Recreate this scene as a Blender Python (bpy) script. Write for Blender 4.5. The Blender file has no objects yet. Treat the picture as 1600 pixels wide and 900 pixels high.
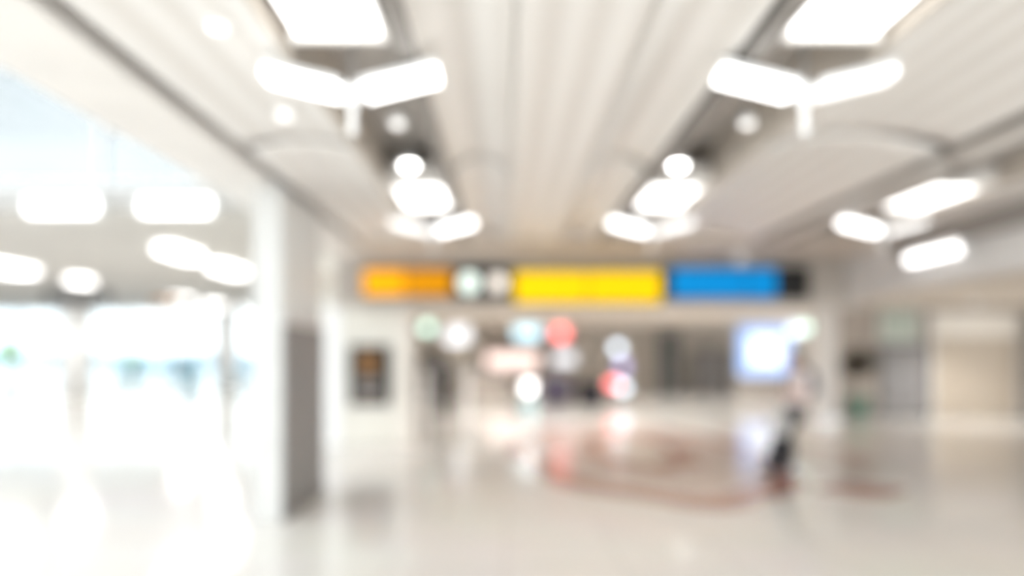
import bpy, bmesh, math, random
from mathutils import Vector, Matrix

random.seed(7)
sc = bpy.context.scene
col = sc.collection
R = math.radians

# ------------------------------------------------------------------ materials
def mat(name, base=(.8, .8, .8), rough=.5, metal=0., emit=None, estr=0., spec=.5):
    m = bpy.data.materials.new(name)
    m.use_nodes = True
    b = m.node_tree.nodes['Principled BSDF']
    b.inputs['Base Color'].default_value = (*base, 1)
    b.inputs['Roughness'].default_value = rough
    b.inputs['Metallic'].default_value = metal
    b.inputs['Specular IOR Level'].default_value = spec
    if emit:
        b.inputs['Emission Color'].default_value = (*emit, 1)
        b.inputs['Emission Strength'].default_value = estr
    return m

def noisy(m, scale=6., amt=.06, detail=4., stretch=(1, 1, 1), bump=0.):
    """Slight procedural wear: noise that varies the base colour a little."""
    nt = m.node_tree
    b = nt.nodes['Principled BSDF']
    c = b.inputs['Base Color'].default_value[:3]
    tc = nt.nodes.new('ShaderNodeTexCoord')
    mp = nt.nodes.new('ShaderNodeMapping')
    mp.inputs['Scale'].default_value = stretch
    n = nt.nodes.new('ShaderNodeTexNoise')
    n.inputs['Scale'].default_value = scale
    n.inputs['Detail'].default_value = detail
    r = nt.nodes.new('ShaderNodeValToRGB')
    r.color_ramp.elements[0].position = .3
    r.color_ramp.elements[1].position = .7
    r.color_ramp.elements[0].color = (*[max(0, v * (1 - amt)) for v in c], 1)
    r.color_ramp.elements[1].color = (*[min(1, v * (1 + amt)) for v in c], 1)
    nt.links.new(tc.outputs['Object'], mp.inputs['Vector'])
    nt.links.new(mp.outputs['Vector'], n.inputs['Vector'])
    nt.links.new(n.outputs['Fac'], r.inputs['Fac'])
    nt.links.new(r.outputs['Color'], b.inputs['Base Color'])
    if bump:
        bp = nt.nodes.new('ShaderNodeBump')
        bp.inputs['Strength'].default_value = bump
        bp.inputs['Distance'].default_value = .02
        nt.links.new(n.outputs['Fac'], bp.inputs['Height'])
        nt.links.new(bp.outputs['Normal'], b.inputs['Normal'])
    return m

def glass_mat(name, tint=(.9, .96, .98), gloss=.12):
    m = bpy.data.materials.new(name)
    m.use_nodes = True
    nt = m.node_tree
    nt.nodes.clear()
    out = nt.nodes.new('ShaderNodeOutputMaterial')
    mix = nt.nodes.new('ShaderNodeMixShader')
    tr = nt.nodes.new('ShaderNodeBsdfTransparent')
    tr.inputs['Color'].default_value = (*tint, 1)
    gl = nt.nodes.new('ShaderNodeBsdfGlossy')
    gl.inputs['Roughness'].default_value = .05
    fr = nt.nodes.new('ShaderNodeFresnel')
    fr.inputs['IOR'].default_value = 1.45
    nt.links.new(fr.outputs['Fac'], mix.inputs['Fac'])
    nt.links.new(tr.outputs['BSDF'], mix.inputs[1])
    nt.links.new(gl.outputs['BSDF'], mix.inputs[2])
    nt.links.new(mix.outputs['Shader'], out.inputs['Surface'])
    return m

def floor_mat():
    m = mat('polished cream floor', (.80, .775, .74), .11)
    nt = m.node_tree
    b = nt.nodes['Principled BSDF']
    b.inputs['Specular IOR Level'].default_value = .38
    tc = nt.nodes.new('ShaderNodeTexCoord')
    br = nt.nodes.new('ShaderNodeTexBrick')
    br.offset = 0.
    br.inputs['Scale'].default_value = 1.
    br.inputs['Brick Width'].default_value = .9
    br.inputs['Row Height'].default_value = .9
    br.inputs['Mortar Size'].default_value = .004
    br.inputs['Color1'].default_value = (.80, .775, .74, 1)
    br.inputs['Color2'].default_value = (.775, .75, .715, 1)
    br.inputs['Mortar'].default_value = (.5, .47, .43, 1)
    n = nt.nodes.new('ShaderNodeTexNoise')
    n.inputs['Scale'].default_value = .8
    n.inputs['Detail'].default_value = 5
    mx = nt.nodes.new('ShaderNodeMix')
    mx.data_type = 'RGBA'
    mx.blend_type = 'SOFT_LIGHT'
    mx.inputs[0].default_value = .25
    nt.links.new(tc.outputs['Object'], br.inputs['Vector'])
    nt.links.new(tc.outputs['Object'], n.inputs['Vector'])
    nt.links.new(br.outputs['Color'], mx.inputs[6])
    nt.links.new(n.outputs['Color'], mx.inputs[7])
    nt.links.new(mx.outputs[2], b.inputs['Base Color'])
    return m

def ceiling_panel_mat():
    m = mat('ribbed pale ceiling sheet', (.82, .80, .77), .45, .08)
    nt = m.node_tree
    b = nt.nodes['Principled BSDF']
    tc = nt.nodes.new('ShaderNodeTexCoord')
    w = nt.nodes.new('ShaderNodeTexWave')
    w.wave_type = 'BANDS'
    w.bands_direction = 'X'
    w.inputs['Scale'].default_value = 1.3
    w.inputs['Distortion'].default_value = .2
    r = nt.nodes.new('ShaderNodeValToRGB')
    r.color_ramp.elements[0].color = (.75, .72, .685, 1)
    r.color_ramp.elements[1].color = (.86, .84, .815, 1)
    bp = nt.nodes.new('ShaderNodeBump')
    bp.inputs['Strength'].default_value = .15
    bp.inputs['Distance'].default_value = .02
    nt.links.new(tc.outputs['Object'], w.inputs['Vector'])
    nt.links.new(w.outputs['Fac'], r.inputs['Fac'])
    nt.links.new(r.outputs['Color'], b.inputs['Base Color'])
    nt.links.new(w.outputs['Fac'], bp.inputs['Height'])
    nt.links.new(bp.outputs['Normal'], b.inputs['Normal'])
    return m

LAMP = 1.2
M = dict(
    floor=floor_mat(),
    rust=noisy(mat('rust red stone inlay', (.44, .235, .185), .16), 9, .25),
    blush=noisy(mat('blush pink stone inlay', (.68, .56, .51), .14), 7, .15),
    sand=noisy(mat('sand stone inlay', (.74, .66, .58), .14), 7, .1),
    sail=ceiling_panel_mat(),
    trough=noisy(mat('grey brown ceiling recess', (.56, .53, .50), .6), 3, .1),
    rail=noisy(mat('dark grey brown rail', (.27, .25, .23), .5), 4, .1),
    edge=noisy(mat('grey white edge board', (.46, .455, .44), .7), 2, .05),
    plaster=noisy(mat('warm white plaster', (.80, .775, .745), .7), 2, .04),
    flat=noisy(mat('beige ceiling board', (.66, .60, .53), .7), 2, .05),
    greige=noisy(mat('greige wall paint', (.50, .465, .42), .6), 2, .08),
    hallceil=noisy(mat('grey hall ceiling', (.64, .625, .60), .7), 1.2, .08),
    white=noisy(mat('white painted surface', (.84, .845, .845), .45), 3, .03),
    column=noisy(mat('light grey column finish', (.66, .65, .635), .45), 3, .05),
    pillar=noisy(mat('pale pillar cladding', (.60, .60, .585), .4), 3, .04),
    panel=noisy(mat('mid grey metal cladding', (.205, .195, .185), .42, .15), 4, .1, stretch=(6, 6, 1)),
    panel_dark=noisy(mat('dark grey kick plate', (.15, .145, .14), .4, .2), 5, .1),
    beige=noisy(mat('pale stone wall', (.72, .70, .635), .55), 2.5, .06),
    alu=noisy(mat('satin aluminium', (.68, .68, .68), .32, .7), 20, .06, stretch=(1, 1, 12)),
    dark=noisy(mat('near black coated metal', (.025, .025, .025), .5, spec=.15), 8, .25),
    charcoal=noisy(mat('charcoal paint', (.085, .082, .078), .45), 6, .2),
    taupe=noisy(mat('taupe stone cladding', (.36, .315, .275), .5), 1.5, .15),
    doorgrey=noisy(mat('grey door laminate', (.23, .22, .22), .45), 3, .1),
    tan=noisy(mat('tan metal gate', (.50, .43, .345), .4, .1), 3, .08, stretch=(8, 8, 1)),
    cream=noisy(mat('cream header board', (.78, .74, .68), .5), 3, .05),
    lamp=mat('white lamp diffuser', (.95, .95, .95), .4, emit=(1, .985, .96), estr=LAMP),
    wing=mat('white wing diffuser', (.95, .95, .95), .4, emit=(1, .985, .97), estr=1.25),
    wingdim=mat('soft wing diffuser', (.95, .95, .95), .4, emit=(1, .985, .97), estr=.42),
    spot=mat('bright spot lens', (.95, .95, .95), .3, emit=(1, .985, .96), estr=6.),
    spotdim=mat('soft spot lens', (.95, .95, .95), .3, emit=(1, .97, .93), estr=.36),
    hall=mat('hall lamp diffuser', (.95, .95, .95), .4, emit=(1, .99, .97), estr=1.5),
    halldim=mat('soft hall lamp diffuser', (.95, .95, .95), .4, emit=(1, .98, .95), estr=1.6),
    bluish=noisy(mat('teal blue seat vinyl', (.16, .36, .44), .45), 12, .15),
    glass=glass_mat('clear window glass', (.84, .89, .91)),
    greenglass=glass_mat('green tinted glass', (.72, .82, .74)),
    skin=noisy(mat('warm skin', (.62, .40, .31), .5), 14, .06),
    hair=noisy(mat('dark brown hair', (.035, .025, .02), .5), 30, .3, stretch=(1, 1, .2)),
    shirt=noisy(mat('pale pink white cotton', (.84, .76, .75), .8), 16, .06, bump=.2),
    trousers=noisy(mat('black trouser cloth', (.022, .022, .026), .8), 16, .2, bump=.2),
    shoe=noisy(mat('black shoe leather', (.03, .03, .035), .4), 16, .2),
    bagblack=noisy(mat('dark grey nylon', (.13, .13, .145), .7), 20, .15, bump=.2),
    tote=noisy(mat('light grey canvas', (.52, .52, .51), .8), 20, .08, bump=.2),
    jacket=noisy(mat('grey jacket cloth', (.075, .072, .072), .8), 14, .15, bump=.2),
    blouse=noisy(mat('dusty pink cloth', (.55, .40, .40), .8), 14, .1, bump=.2),
    leaf=noisy(mat('very dark brown green leaves', (.045, .036, .02), .5), 12, .4),
    pot=noisy(mat('green glazed pot', (.06, .16, .12), .35), 5, .1),
    soil=noisy(mat('dark soil', (.05, .035, .025), .9), 30, .3),
    counter=noisy(mat('purple grey counter laminate', (.095, .08, .15), .4), 4, .12),
    navy=noisy(mat('dark navy laminate', (.018, .018, .03), .5, spec=.2), 4, .2),
    treeleaf=noisy(mat('green tree leaves', (.16, .30, .12), .7), 2, .4),
    bark=noisy(mat('brown tree bark', (.12, .08, .05), .9), 5, .3),
    apron=noisy(mat('pale concrete apron', (.66, .67, .67), .8), .4, .06),
    farblue=noisy(mat('pale blue cladding', (.45, .58, .66), .5), .4, .06),
    orange=mat('backlit amber sign face', (.75, .33, .0), .5, emit=(1., .40, .0), estr=.14, spec=.1),
    amber=mat('backlit brown amber face', (.6, .26, .0), .5, emit=(.85, .30, .002), estr=.085, spec=.1),
    yellow=mat('backlit yellow sign face', (.85, .56, .0), .5, emit=(1., .64, .0), estr=.15, spec=.1),
    blue=mat('backlit sky blue sign face', (.0, .22, .55), .5, emit=(.0, .28, .74), estr=.13, spec=.1),
    mint=mat('lit pale mint face', (.8, .9, .85), .4, emit=(.55, .92, .78), estr=.8),
    pict=mat('lit greenish white pictogram', (.85, .9, .86), .4, emit=(.75, .95, .85), estr=.3),
    pictwarm=mat('lit warm white pictogram', (.9, .85, .8), .4, emit=(1, .90, .78), estr=.24),
    litwhite=mat('lit cool white panel', (.9, .92, .95), .4, emit=(.86, .91, 1.), estr=.32),
    litcyan=mat('lit pale cyan panel', (.8, .92, .95), .4, emit=(.45, .82, 1.), estr=.5),
    litred=mat('lit red panel', (.9, .3, .3), .4, emit=(1, .16, .16), estr=1.2),
    litpink=mat('lit pale pink shelf', (.95, .85, .82), .4, emit=(1, .76, .70), estr=.38),
    litviolet=mat('lit violet panel', (.5, .45, .7), .4, emit=(.40, .36, .72), estr=.8),
    litlamp=mat('lit warm globe', (.95, .95, .95), .4, emit=(1, .97, .94), estr=1.3),
    litice=mat('lit ice blue panel', (.8, .9, 1), .4, emit=(.75, .87, 1.), estr=1.1),
    litsoft=mat('softly lit ice panel', (.7, .8, .9), .4, emit=(.80, .92, 1.), estr=.6),
    adblue=mat('lit blue advert border', (.10, .18, .45), .3, emit=(.40, .60, 1.), estr=.34),
    adwhite=mat('lit white advert field', (.9, .95, 1), .3, emit=(.86, .94, 1.), estr=.34),
    posterorange=noisy(mat('orange brown poster print', (.22, .11, .04), .6, spec=.2), 10, .25),
    keyboard=noisy(mat('dusty beige strip', (.42, .32, .26), .5), 10, .1),
    slate=noisy(mat('slate grey glass panel', (.12, .13, .13), .2), 6, .1),
)

# ------------------------------------------------------------------ mesh builder
class MB:
    def __init__(s):
        s.bm = bmesh.new()
    def box(s, x0, x1, y0, y1, z0, z1, rot=None, piv=None):
        r = bmesh.ops.create_cube(s.bm, size=1)
        mtx = Matrix.Translation(((x0 + x1) / 2, (y0 + y1) / 2, (z0 + z1) / 2)) @ Matrix.Diagonal((x1 - x0, y1 - y0, z1 - z0, 1))
        if rot is not None:
            p = Vector(piv)
            mtx = Matrix.Translation(p) @ rot.to_4x4() @ Matrix.Translation(-p) @ mtx
        bmesh.ops.transform(s.bm, matrix=mtx, verts=r['verts'])
        return s
    def cyl(s, p, q, r0, r1=None, n=20):
        p, q = Vector(p), Vector(q)
        r1 = r0 if r1 is None else r1
        d = q - p
        r = bmesh.ops.create_cone(s.bm, cap_ends=True, segments=n, radius1=r0, radius2=max(r1, 1e-5), depth=d.length)
        mtx = Matrix.Translation((p + q) / 2) @ d.to_track_quat('Z', 'Y').to_matrix().to_4x4()
        bmesh.ops.transform(s.bm, matrix=mtx, verts=r['verts'])
        return s
    def ball(s, c, r, sub=3):
        if not hasattr(r, '__len__'):
            r = (r, r, r)
        q = bmesh.ops.create_icosphere(s.bm, subdivisions=sub, radius=1)
        bmesh.ops.transform(s.bm, matrix=Matrix.Translation(c) @ Matrix.Diagonal((*r, 1)), verts=q['verts'])
        return s
    def cap(s, p, q, r0, r1=None, n=14, sub=2):
        r1 = r0 if r1 is None else r1
        s.cyl(p, q, r0, r1, n)
        s.ball(p, r0, sub)
        s.ball(q, r1, sub)
        return s
    def chain(s, pts, rad):
        for i in range(len(pts) - 1):
            s.cap(pts[i], pts[i + 1], rad[i], rad[i + 1])
        return s
    def grid(s, f, nu, nv):
        vs = [[s.bm.verts.new(f(i / nu, j / nv)) for j in range(nv + 1)] for i in range(nu + 1)]
        for i in range(nu):
            for j in range(nv):
                s.bm.faces.new((vs[i][j], vs[i + 1][j], vs[i + 1][j + 1], vs[i][j + 1]))
        return s
    def lathe(s, prof, c=(0, 0), n=32):
        rings = []
        for r, z in prof:
            rings.append([s.bm.verts.new((c[0] + r * math.cos(2 * math.pi * k / n), c[1] + r * math.sin(2 * math.pi * k / n), z)) for k in range(n)])
        for a, b in zip(rings, rings[1:]):
            for k in range(n):
                s.bm.faces.new((a[k], a[(k + 1) % n], b[(k + 1) % n], b[k]))
        s.bm.faces.new(rings[0][::-1])
        s.bm.faces.new(rings[-1])
        return s
    def build(s, name, m, parent=None, bevel=0., smooth=False, solid=0., remesh=0., sm_it=0, loc=None):
        bmesh.ops.recalc_face_normals(s.bm, faces=s.bm.faces)
        me = bpy.data.meshes.new(name)
        s.bm.to_mesh(me)
        s.bm.free()
        me.materials.append(m)
        o = bpy.data.objects.new(name, me)
        col.objects.link(o)
        if loc is not None:
            o.location = loc
        if solid:
            d = o.modifiers.new('solid', 'SOLIDIFY')
            d.thickness = solid
            d.offset = 1
        if remesh:
            d = o.modifiers.new('remesh', 'REMESH')
            d.mode = 'VOXEL'
            d.voxel_size = remesh
            if sm_it:
                d2 = o.modifiers.new('smooth', 'SMOOTH')
                d2.factor = .5
                d2.iterations = sm_it
            dg = bpy.context.evaluated_depsgraph_get()
            nm = bpy.data.meshes.new_from_object(o.evaluated_get(dg))
            o.modifiers.clear()
            o.data = nm
            if not nm.materials:
                nm.materials.append(m)
            smooth = True
        if bevel:
            d = o.modifiers.new('bevel', 'BEVEL')
            d.width = bevel
            d.segments = 2
            d.limit_method = 'ANGLE'
        if smooth:
            for p in o.data.polygons:
                p.use_smooth = True
        if parent is not None:
            o.parent = parent
        return o

def tag(o, label, cat, group=None, kind=None):
    o['label'] = label
    o['category'] = cat
    if group:
        o['group'] = group
    if kind:
        o['kind'] = kind
    return o

def empty(name, loc, rz=0.):
    o = bpy.data.objects.new(name, None)
    o.empty_display_size = .1
    o.location = loc
    o.rotation_euler = (0, 0, rz)
    col.objects.link(o)
    return o

def copy_tree(o, parent=None):
    c = o.copy()
    col.objects.link(c)
    if parent is not None:
        c.parent = parent
    for ch in [k for k in list(col.objects) if k.parent == o]:
        copy_tree(ch, c)
    return c

def struct(o, label, cat):
    return tag(o, label, cat, kind='structure')

# ------------------------------------------------------------------ floor with stone inlay
fl = MB().box(-46, 24, -6, 45, -.12, 0).build('floor', M['floor'])
struct(fl, 'polished cream tile floor reflecting the lamps and windows', 'floor')

def ring(cx, cy, a0, b0, a1, b1, z, wav=0., n=96, lobes=8):
    """flat inlay ring between two ellipses (a0=0 for a full disc), 2 mm thick"""
    mb = MB()
    bm = mb.bm
    def pt(a, b, t, zz):
        k = 1 + wav * math.cos(lobes * t)
        return bm.verts.new((cx + a * k * math.cos(t), cy + b * k * math.sin(t), zz))
    T = [2 * math.pi * k / n for k in range(n)]
    o1 = [pt(a1, b1, t, z) for t in T]
    o0 = [pt(a1, b1, t, .0002) for t in T]
    if a0 > 0:
        i1 = [pt(a0, b0, t, z) for t in T]
        i0 = [pt(a0, b0, t, .0002) for t in T]
    for k in range(n):
        j = (k + 1) % n
        bm.faces.new((o0[k], o0[j], o1[j], o1[k]))
        if a0 > 0:
            bm.faces.new((i1[k], i1[j], i0[j], i0[k]))
            bm.faces.new((o1[k], o1[j], i1[j], i1[k]))
    if a0 <= 0:
        bm.faces.new(o1)
    return mb

CX, CY = 2.25, 12.3
ring(CX, CY, 1.75, 4.1, 2.15, 4.75, .003, .03).build('rust_inlay', M['rust'], fl)
ring(CX, CY, .95, 2.3, 1.75, 4.1, .0025, .03).build('blush_inlay', M['blush'], fl)
ring(CX, CY, .55, 1.5, .95, 2.3, .003, .08).build('rust_inlay', M['rust'], fl)
ring(CX, CY, 0, 0, .55, 1.5, .0025, .08).build('sand_inlay', M['sand'], fl)
ring(4.33, 8.55, 0, 0, .50, .42, .003, .12, lobes=4).build('rust_inlay', M['rust'], fl)
ring(5.1, 13.0, .5, 2.2, .8, 2.9, .0012, .08).build('blush_inlay', M['blush'], fl)

# ------------------------------------------------------------------ main ceiling
ZC = 3.3
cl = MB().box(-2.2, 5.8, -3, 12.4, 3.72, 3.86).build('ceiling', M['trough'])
struct(cl, 'main ceiling of curved pale sheets with darker recesses between them', 'ceiling')
bays = [(-2.12, -1.22, .07, 5.75), (-.50, .04, .13, 6.45), (.06, .72, .03, None), (.74, 1.30, .13, 6.45), (2.10, 3.62, .12, 5.75), (3.80, 4.16, .03, 6.4), (4.92, 5.58, .07, 6.4)]
for (xa, xb, rise, yj) in bays:
    if yj:
        MB().box(xa, xb, yj - .05, yj + .05, 3.5, 3.72).build('cross_joint', M['trough'], cl)
    for (ya, yb) in ((-2.9, 1.35), (1.5, yj - .09), (yj + .09, 10.25)) if yj else ((-2.9, 10.25),):
        def f(u, v, xa=xa, xb=xb, ya=ya, yb=yb, rise=rise):
            s = math.sin(math.pi * u)
            y = ya + (yb - ya) * v
            g = .05 * (1 - abs(2 * u - 1) ** 1.5)      # the end edges bow out and close the joint mid-sheet
            if yj and abs(yb - yj) < .2:
                y += g * max(0, (v - .8) / .2)
            elif yj and abs(ya - yj) < .2:
                y -= g * max(0, (.2 - v) / .2)
            return Vector((xa + (xb - xa) * u, y, ZC + .02 + rise * s))
        MB().grid(f, 24, 24).build('vaulted_sheet', M['sail'], cl, solid=.03, smooth=True)
for x in (-.88, 1.72, 4.5):                    # lip rails along each lighting recess
    for dx in (-.33, .33):
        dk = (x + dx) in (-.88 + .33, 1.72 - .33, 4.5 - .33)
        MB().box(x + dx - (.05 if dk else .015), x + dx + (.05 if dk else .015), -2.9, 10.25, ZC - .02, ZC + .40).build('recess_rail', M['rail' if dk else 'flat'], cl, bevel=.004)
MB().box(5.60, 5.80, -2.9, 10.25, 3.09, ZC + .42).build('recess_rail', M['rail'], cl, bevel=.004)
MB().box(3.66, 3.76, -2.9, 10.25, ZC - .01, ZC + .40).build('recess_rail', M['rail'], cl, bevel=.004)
MB().box(-2.2, 5.8, 10.3, 12.4, ZC, ZC + .3).build('flat_board', M['flat'], cl, bevel=.01)

sf = MB().box(-2.95, -2.28, -3, 12.4, ZC, ZC + .55).build('trim_1', M['plaster'], bevel=.02)
struct(sf, 'white soffit band running along the left edge of the ceiling above the pillar', 'soffit')
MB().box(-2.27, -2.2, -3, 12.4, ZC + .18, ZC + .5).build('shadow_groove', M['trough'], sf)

fs = MB().box(5.8, 6.15, 1.5, 12.4, 2.62, 3.32).build('trim_2', M['column'], bevel=.03)
struct(fs, 'pale grey dropped fascia along the right edge of the ceiling', 'soffit')

pb = MB().box(-2.95, 6.15, 12.0, 12.4, 2.48, ZC).build('trim_3', M['greige'], bevel=.01)
struct(pb, 'greige cross beam that carries the row of coloured signs', 'beam')

fc = MB().box(-4.4, 15.5, 12.4, 31.2, 3.02, 3.2).build('ceiling_2', M['flat'])
struct(fc, 'lower beige ceiling over the shops beyond the signs', 'ceiling')
rc = MB().box(6.15, 20, 2, 12.4, 3.02, 3.2).box(15.5, 20, 12.4, 22, 3.02, 3.2).build('ceiling_3', M['flat'])
struct(rc, 'beige ceiling over the passage right of the fascia', 'ceiling')

# ------------------------------------------------------------------ walls
wf = MB().box(-4.4, -1.77, 13.0, 13.35, 0, 4.6).build('wall_front', M['beige'], bevel=.01)
struct(wf, 'pale stone wall block behind the pillar with the black board on it', 'wall')
MB().box(-2.0, -1.75, 12.97, 13.38, 0, 2.5).build('edge_trim', M['cream'], wf, bevel=.008)
MB().box(-3.32, -3.05, 12.96, 13.0, 0, 2.6).build('edge_trim', M['white'], wf, bevel=.006)
wd = MB().box(-4.6, -4.4, 13.0, 44.0, 0, 4.6).build('wall_left', M['beige'])
struct(wd, 'pale side wall dividing the bright hall from the shops', 'wall')
wb = MB().box(-4.4, 15.5, 31.0, 31.3, 0, 3.02).build('wall_back', M['greige'])
struct(wb, 'greige back wall of the shops far behind the signs', 'wall')
for (x0, x1, m) in ((-4.2, -1.2, 'cream'), (-.6, 3.0, 'taupe'), (5.0, 6.3, 'greige')):
    MB().box(x0, x1, 30.94, 31.0, .1, 2.7).build('wall_panel', M[m], wb, bevel=.01)
wr = MB().box(8.78, 20, 19.5, 19.75, 0, 3.02).build('wall_right', M['taupe'])
struct(wr, 'taupe stone wall at right with grey doors and tan gate in it', 'wall')
MB().box(8.8, 20, 19.47, 19.5, 0, .12).build('baseboard_right', M['charcoal'], wr, bevel=.004)

# grey double door, glazed transom, tan gate in the right wall
d1 = MB().box(10.3, 11.62, 19.42, 19.49, 0, .05).box(10.3, 10.37, 19.42, 19.49, .05, 2.0).box(11.55, 11.62, 19.42, 19.49, .05, 2.0).box(10.37, 11.55, 19.42, 19.49, 1.94, 2.0).build('door_1', M['charcoal'], bevel=.005)
struct(d1, 'grey double door in the taupe wall beside the tan gate', 'door')
for x0, x1, hx in ((10.38, 10.86, 10.82), (10.90, 11.54, 10.95)):
    lf = MB().box(x0, x1, 19.40, 19.47, .06, 1.93).build('door_leaf', M['doorgrey'], d1, bevel=.006)
    MB().cyl((hx, 19.36, .9), (hx, 19.36, 1.25), .012).cyl((hx, 19.36, .95), (hx, 19.41, .95), .008).cyl((hx, 19.36, 1.2), (hx, 19.41, 1.2), .008).build('handle', M['alu'], lf)
w9 = MB().box(10.3, 11.45, 19.42, 19.49, 2.03, 2.08).box(10.3, 11.45, 19.42, 19.49, 2.92, 2.97).box(10.3, 10.35, 19.42, 19.49, 2.08, 2.92).box(11.4, 11.45, 19.42, 19.49, 2.08, 2.92).build('window_9', M['column'], bevel=.004)
struct(w9, 'greenish glazed transom above the grey double door', 'window')
MB().box(10.35, 11.4, 19.44, 19.46, 2.08, 2.92).build('window_pane', noisy(mat('frosted green glass', (.38, .43, .37), .25), 2, .1), w9)
g1 = MB().box(11.70, 11.80, 19.36, 19.49, 0, 2.86).box(14.08, 14.18, 19.36, 19.49, 0, 2.86).build('door_2', M['column'], bevel=.006)
struct(g1, 'wide tan shutter gate with cream header at the far right', 'door')
MB().box(11.80, 14.08, 19.36, 19.49, 2.2, 2.86).build('header', M['cream'], g1, bevel=.008)
gb = MB()
for i in range(16):
    gb.box(11.80, 14.08, 19.42, 19.48, .02 + i * .136, .02 + i * .136 + .128)
gb.build('shutter', M['tan'], g1, bevel=.012)

# columns
def round_column(name, x, y, r, h, m, label):
    o = empty(name, (x, y, 0))
    struct(o, label, 'column')
    MB().lathe([(r, .22), (r, h - .1)], n=40).build('shaft', M[m], o, smooth=False)
    MB().lathe([(r + .05, 0), (r + .05, .20), (r + .02, .22)], n=40).build('plinth', M['column'], o)
    MB().lathe([(r + .02, h - .12), (r + .05, h - .1), (r + .05, h)], n=40).build('collar', M['column'], o)
    for c in o.children:
        for p in c.data.polygons:
            p.use_smooth = len(p.vertices) == 4
    return o
round_column('column', -17.7, 29.0, .62, 4.6, 'white', 'round light grey column in the bright hall left of the benches')
round_column('column', -14.6, 37.5, .38, 4.6, 'white', 'slim white column in front of the hall windows')
cq = empty('column', (7.95, 17.6, 0))
struct(cq, 'square pale column behind the walking person', 'column')
MB().box(-.25, .25, -.25, .25, .15, 3.02).build('shaft', M['column'], cq, bevel=.03)
MB().box(-.28, .28, -.28, .28, 0, .15).build('plinth', M['alu'], cq, bevel=.01)
ce = empty('column', (14.75, 19.0, 0))
struct(ce, 'grey column at the right edge beside the tan gate', 'column')
MB().box(-.35, .35, -.25, .25, .15, 3.02).build('shaft', M['column'], ce, bevel=.03)
MB().box(-.38, .38, -.28, .28, 0, .15).build('plinth', M['alu'], ce, bevel=.01)

# the near pillar
pi = empty('pillar', (-2.29, 7.65, 0))
struct(pi, 'pale square pillar under the white soffit with a grey panel on its side', 'pillar')
MB().box(-.19, .10, -.75, .75, 0, ZC).build('shaft', M['pillar'], pi, bevel=.02)
MB().box(.10, .125, -.75, .75, .12, 1.94).build('side_panel', M['panel'], pi, bevel=.006)
MB().box(.10, .13, -.76, .76, 0, .12).build('kick_plate', M['panel_dark'], pi, bevel=.004)
MB().box(.10, .122, -.75, .75, 1.95, 2.0).build('cap_strip', M['alu'], pi, bevel=.004)

# ------------------------------------------------------------------ left hall
hc = MB().box(-46, -4.6, 14.0, 45, 4.62, 4.8).build('ceiling_4', M['hallceil'])
struct(hc, 'grey white ceiling of the bright hall at left', 'ceiling')
for y in (17, 24, 28, 33, 38):
    MB().box(-46, -4.6, y, y + .12, 4.58, 4.62).build('ceiling_joint', M['trough'], hc)
MB().box(-46, -4.6, 13.85, 14.0, 4.55, 5.0).build('front_edge', M['edge'], hc, bevel=.02)

def window_wall(n, x0, x1, y, z0, z1, nx, nz, label, fr=.06, mname='white', gl='glass'):
    mb = MB()
    for i in range(nx + 1):
        x = x0 + (x1 - x0) * i / nx
        mb.box(x - fr, x + fr, y - .08, y + .08, z0, z1)
    for k in range(nz + 1):
        z = z0 + (z1 - z0) * k / nz
        mb.box(x0 - fr, x1 + fr, y - .07, y + .07, z - fr * .8, z + fr * .8)
    o = mb.build('window_%d' % n, M[mname], bevel=.01)
    struct(o, label, 'window')
    for i in range(nx):
        xa = x0 + (x1 - x0) * i / nx + fr
        xb = x0 + (x1 - x0) * (i + 1) / nx - fr
        MB().box(xa, xb, y - .01, y + .01, z0 + fr, z1 - fr).build('window_pane', M[gl], o)
    return o
window_wall(1, -44, -27.3, 44.3, 0, 4.5, 5, 1, 'floor to ceiling window at the far left edge of the bright hall')
window_wall(2, -26.6, -18.3, 44.3, 0, 4.5, 3, 1, 'wide bright hall window behind the teal benches')
window_wall(3, -17.6, -4.8, 44.3, 0, 4.5, 4, 1, 'bright hall window just left of the near pillar')
wl = MB().box(-46, -44.1, 44.0, 44.5, 0, 4.6).box(-27.2, -26.7, 44.0, 44.5, 0, 4.6).box(-18.2, -17.7, 44.0, 44.5, 0, 4.6).build('wall_hall', M['white'])
struct(wl, 'white wall strips between the tall windows of the bright hall', 'wall')
M['glass_up'] = glass_mat('blue tinted clerestory glass', (.495, .522, .532))
window_wall(4, -24, -2.7, 14.0, 5.05, 12, 8, 3, 'high clerestory glazing with pale blue sky above the bright hall', .05, gl='glass_up')

M['glass_roof'] = glass_mat('added roof glass', (.90, .91, .92))  # added roof out of view; its tint limits sky light on the left floor
rf = MB()
for i in range(9):
    x = -24 + 21 * i / 8
    rf.box(x - .06, x + .06, -6, 14, 12.0, 12.2)
for i in range(6):
    y = -6 + 4 * i
    rf.box(-24, -3, y - .05, y + .05, 12.02, 12.16)
rf = rf.build('window_5', M['white'])
struct(rf, 'added unseen glass roof tempering sky light over the left floor', 'added roof')
MB().box(-24, -3, -6, 14, 12.08, 12.10).build('window_pane', M['glass_roof'], rf)
MB().box(-3, -2.7, -6, 14, 3.86, 12.2).build('wall_atrium', M['plaster'])
struct(col.objects['wall_atrium'], 'plain white atrium wall above the white soffit', 'wall')

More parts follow.
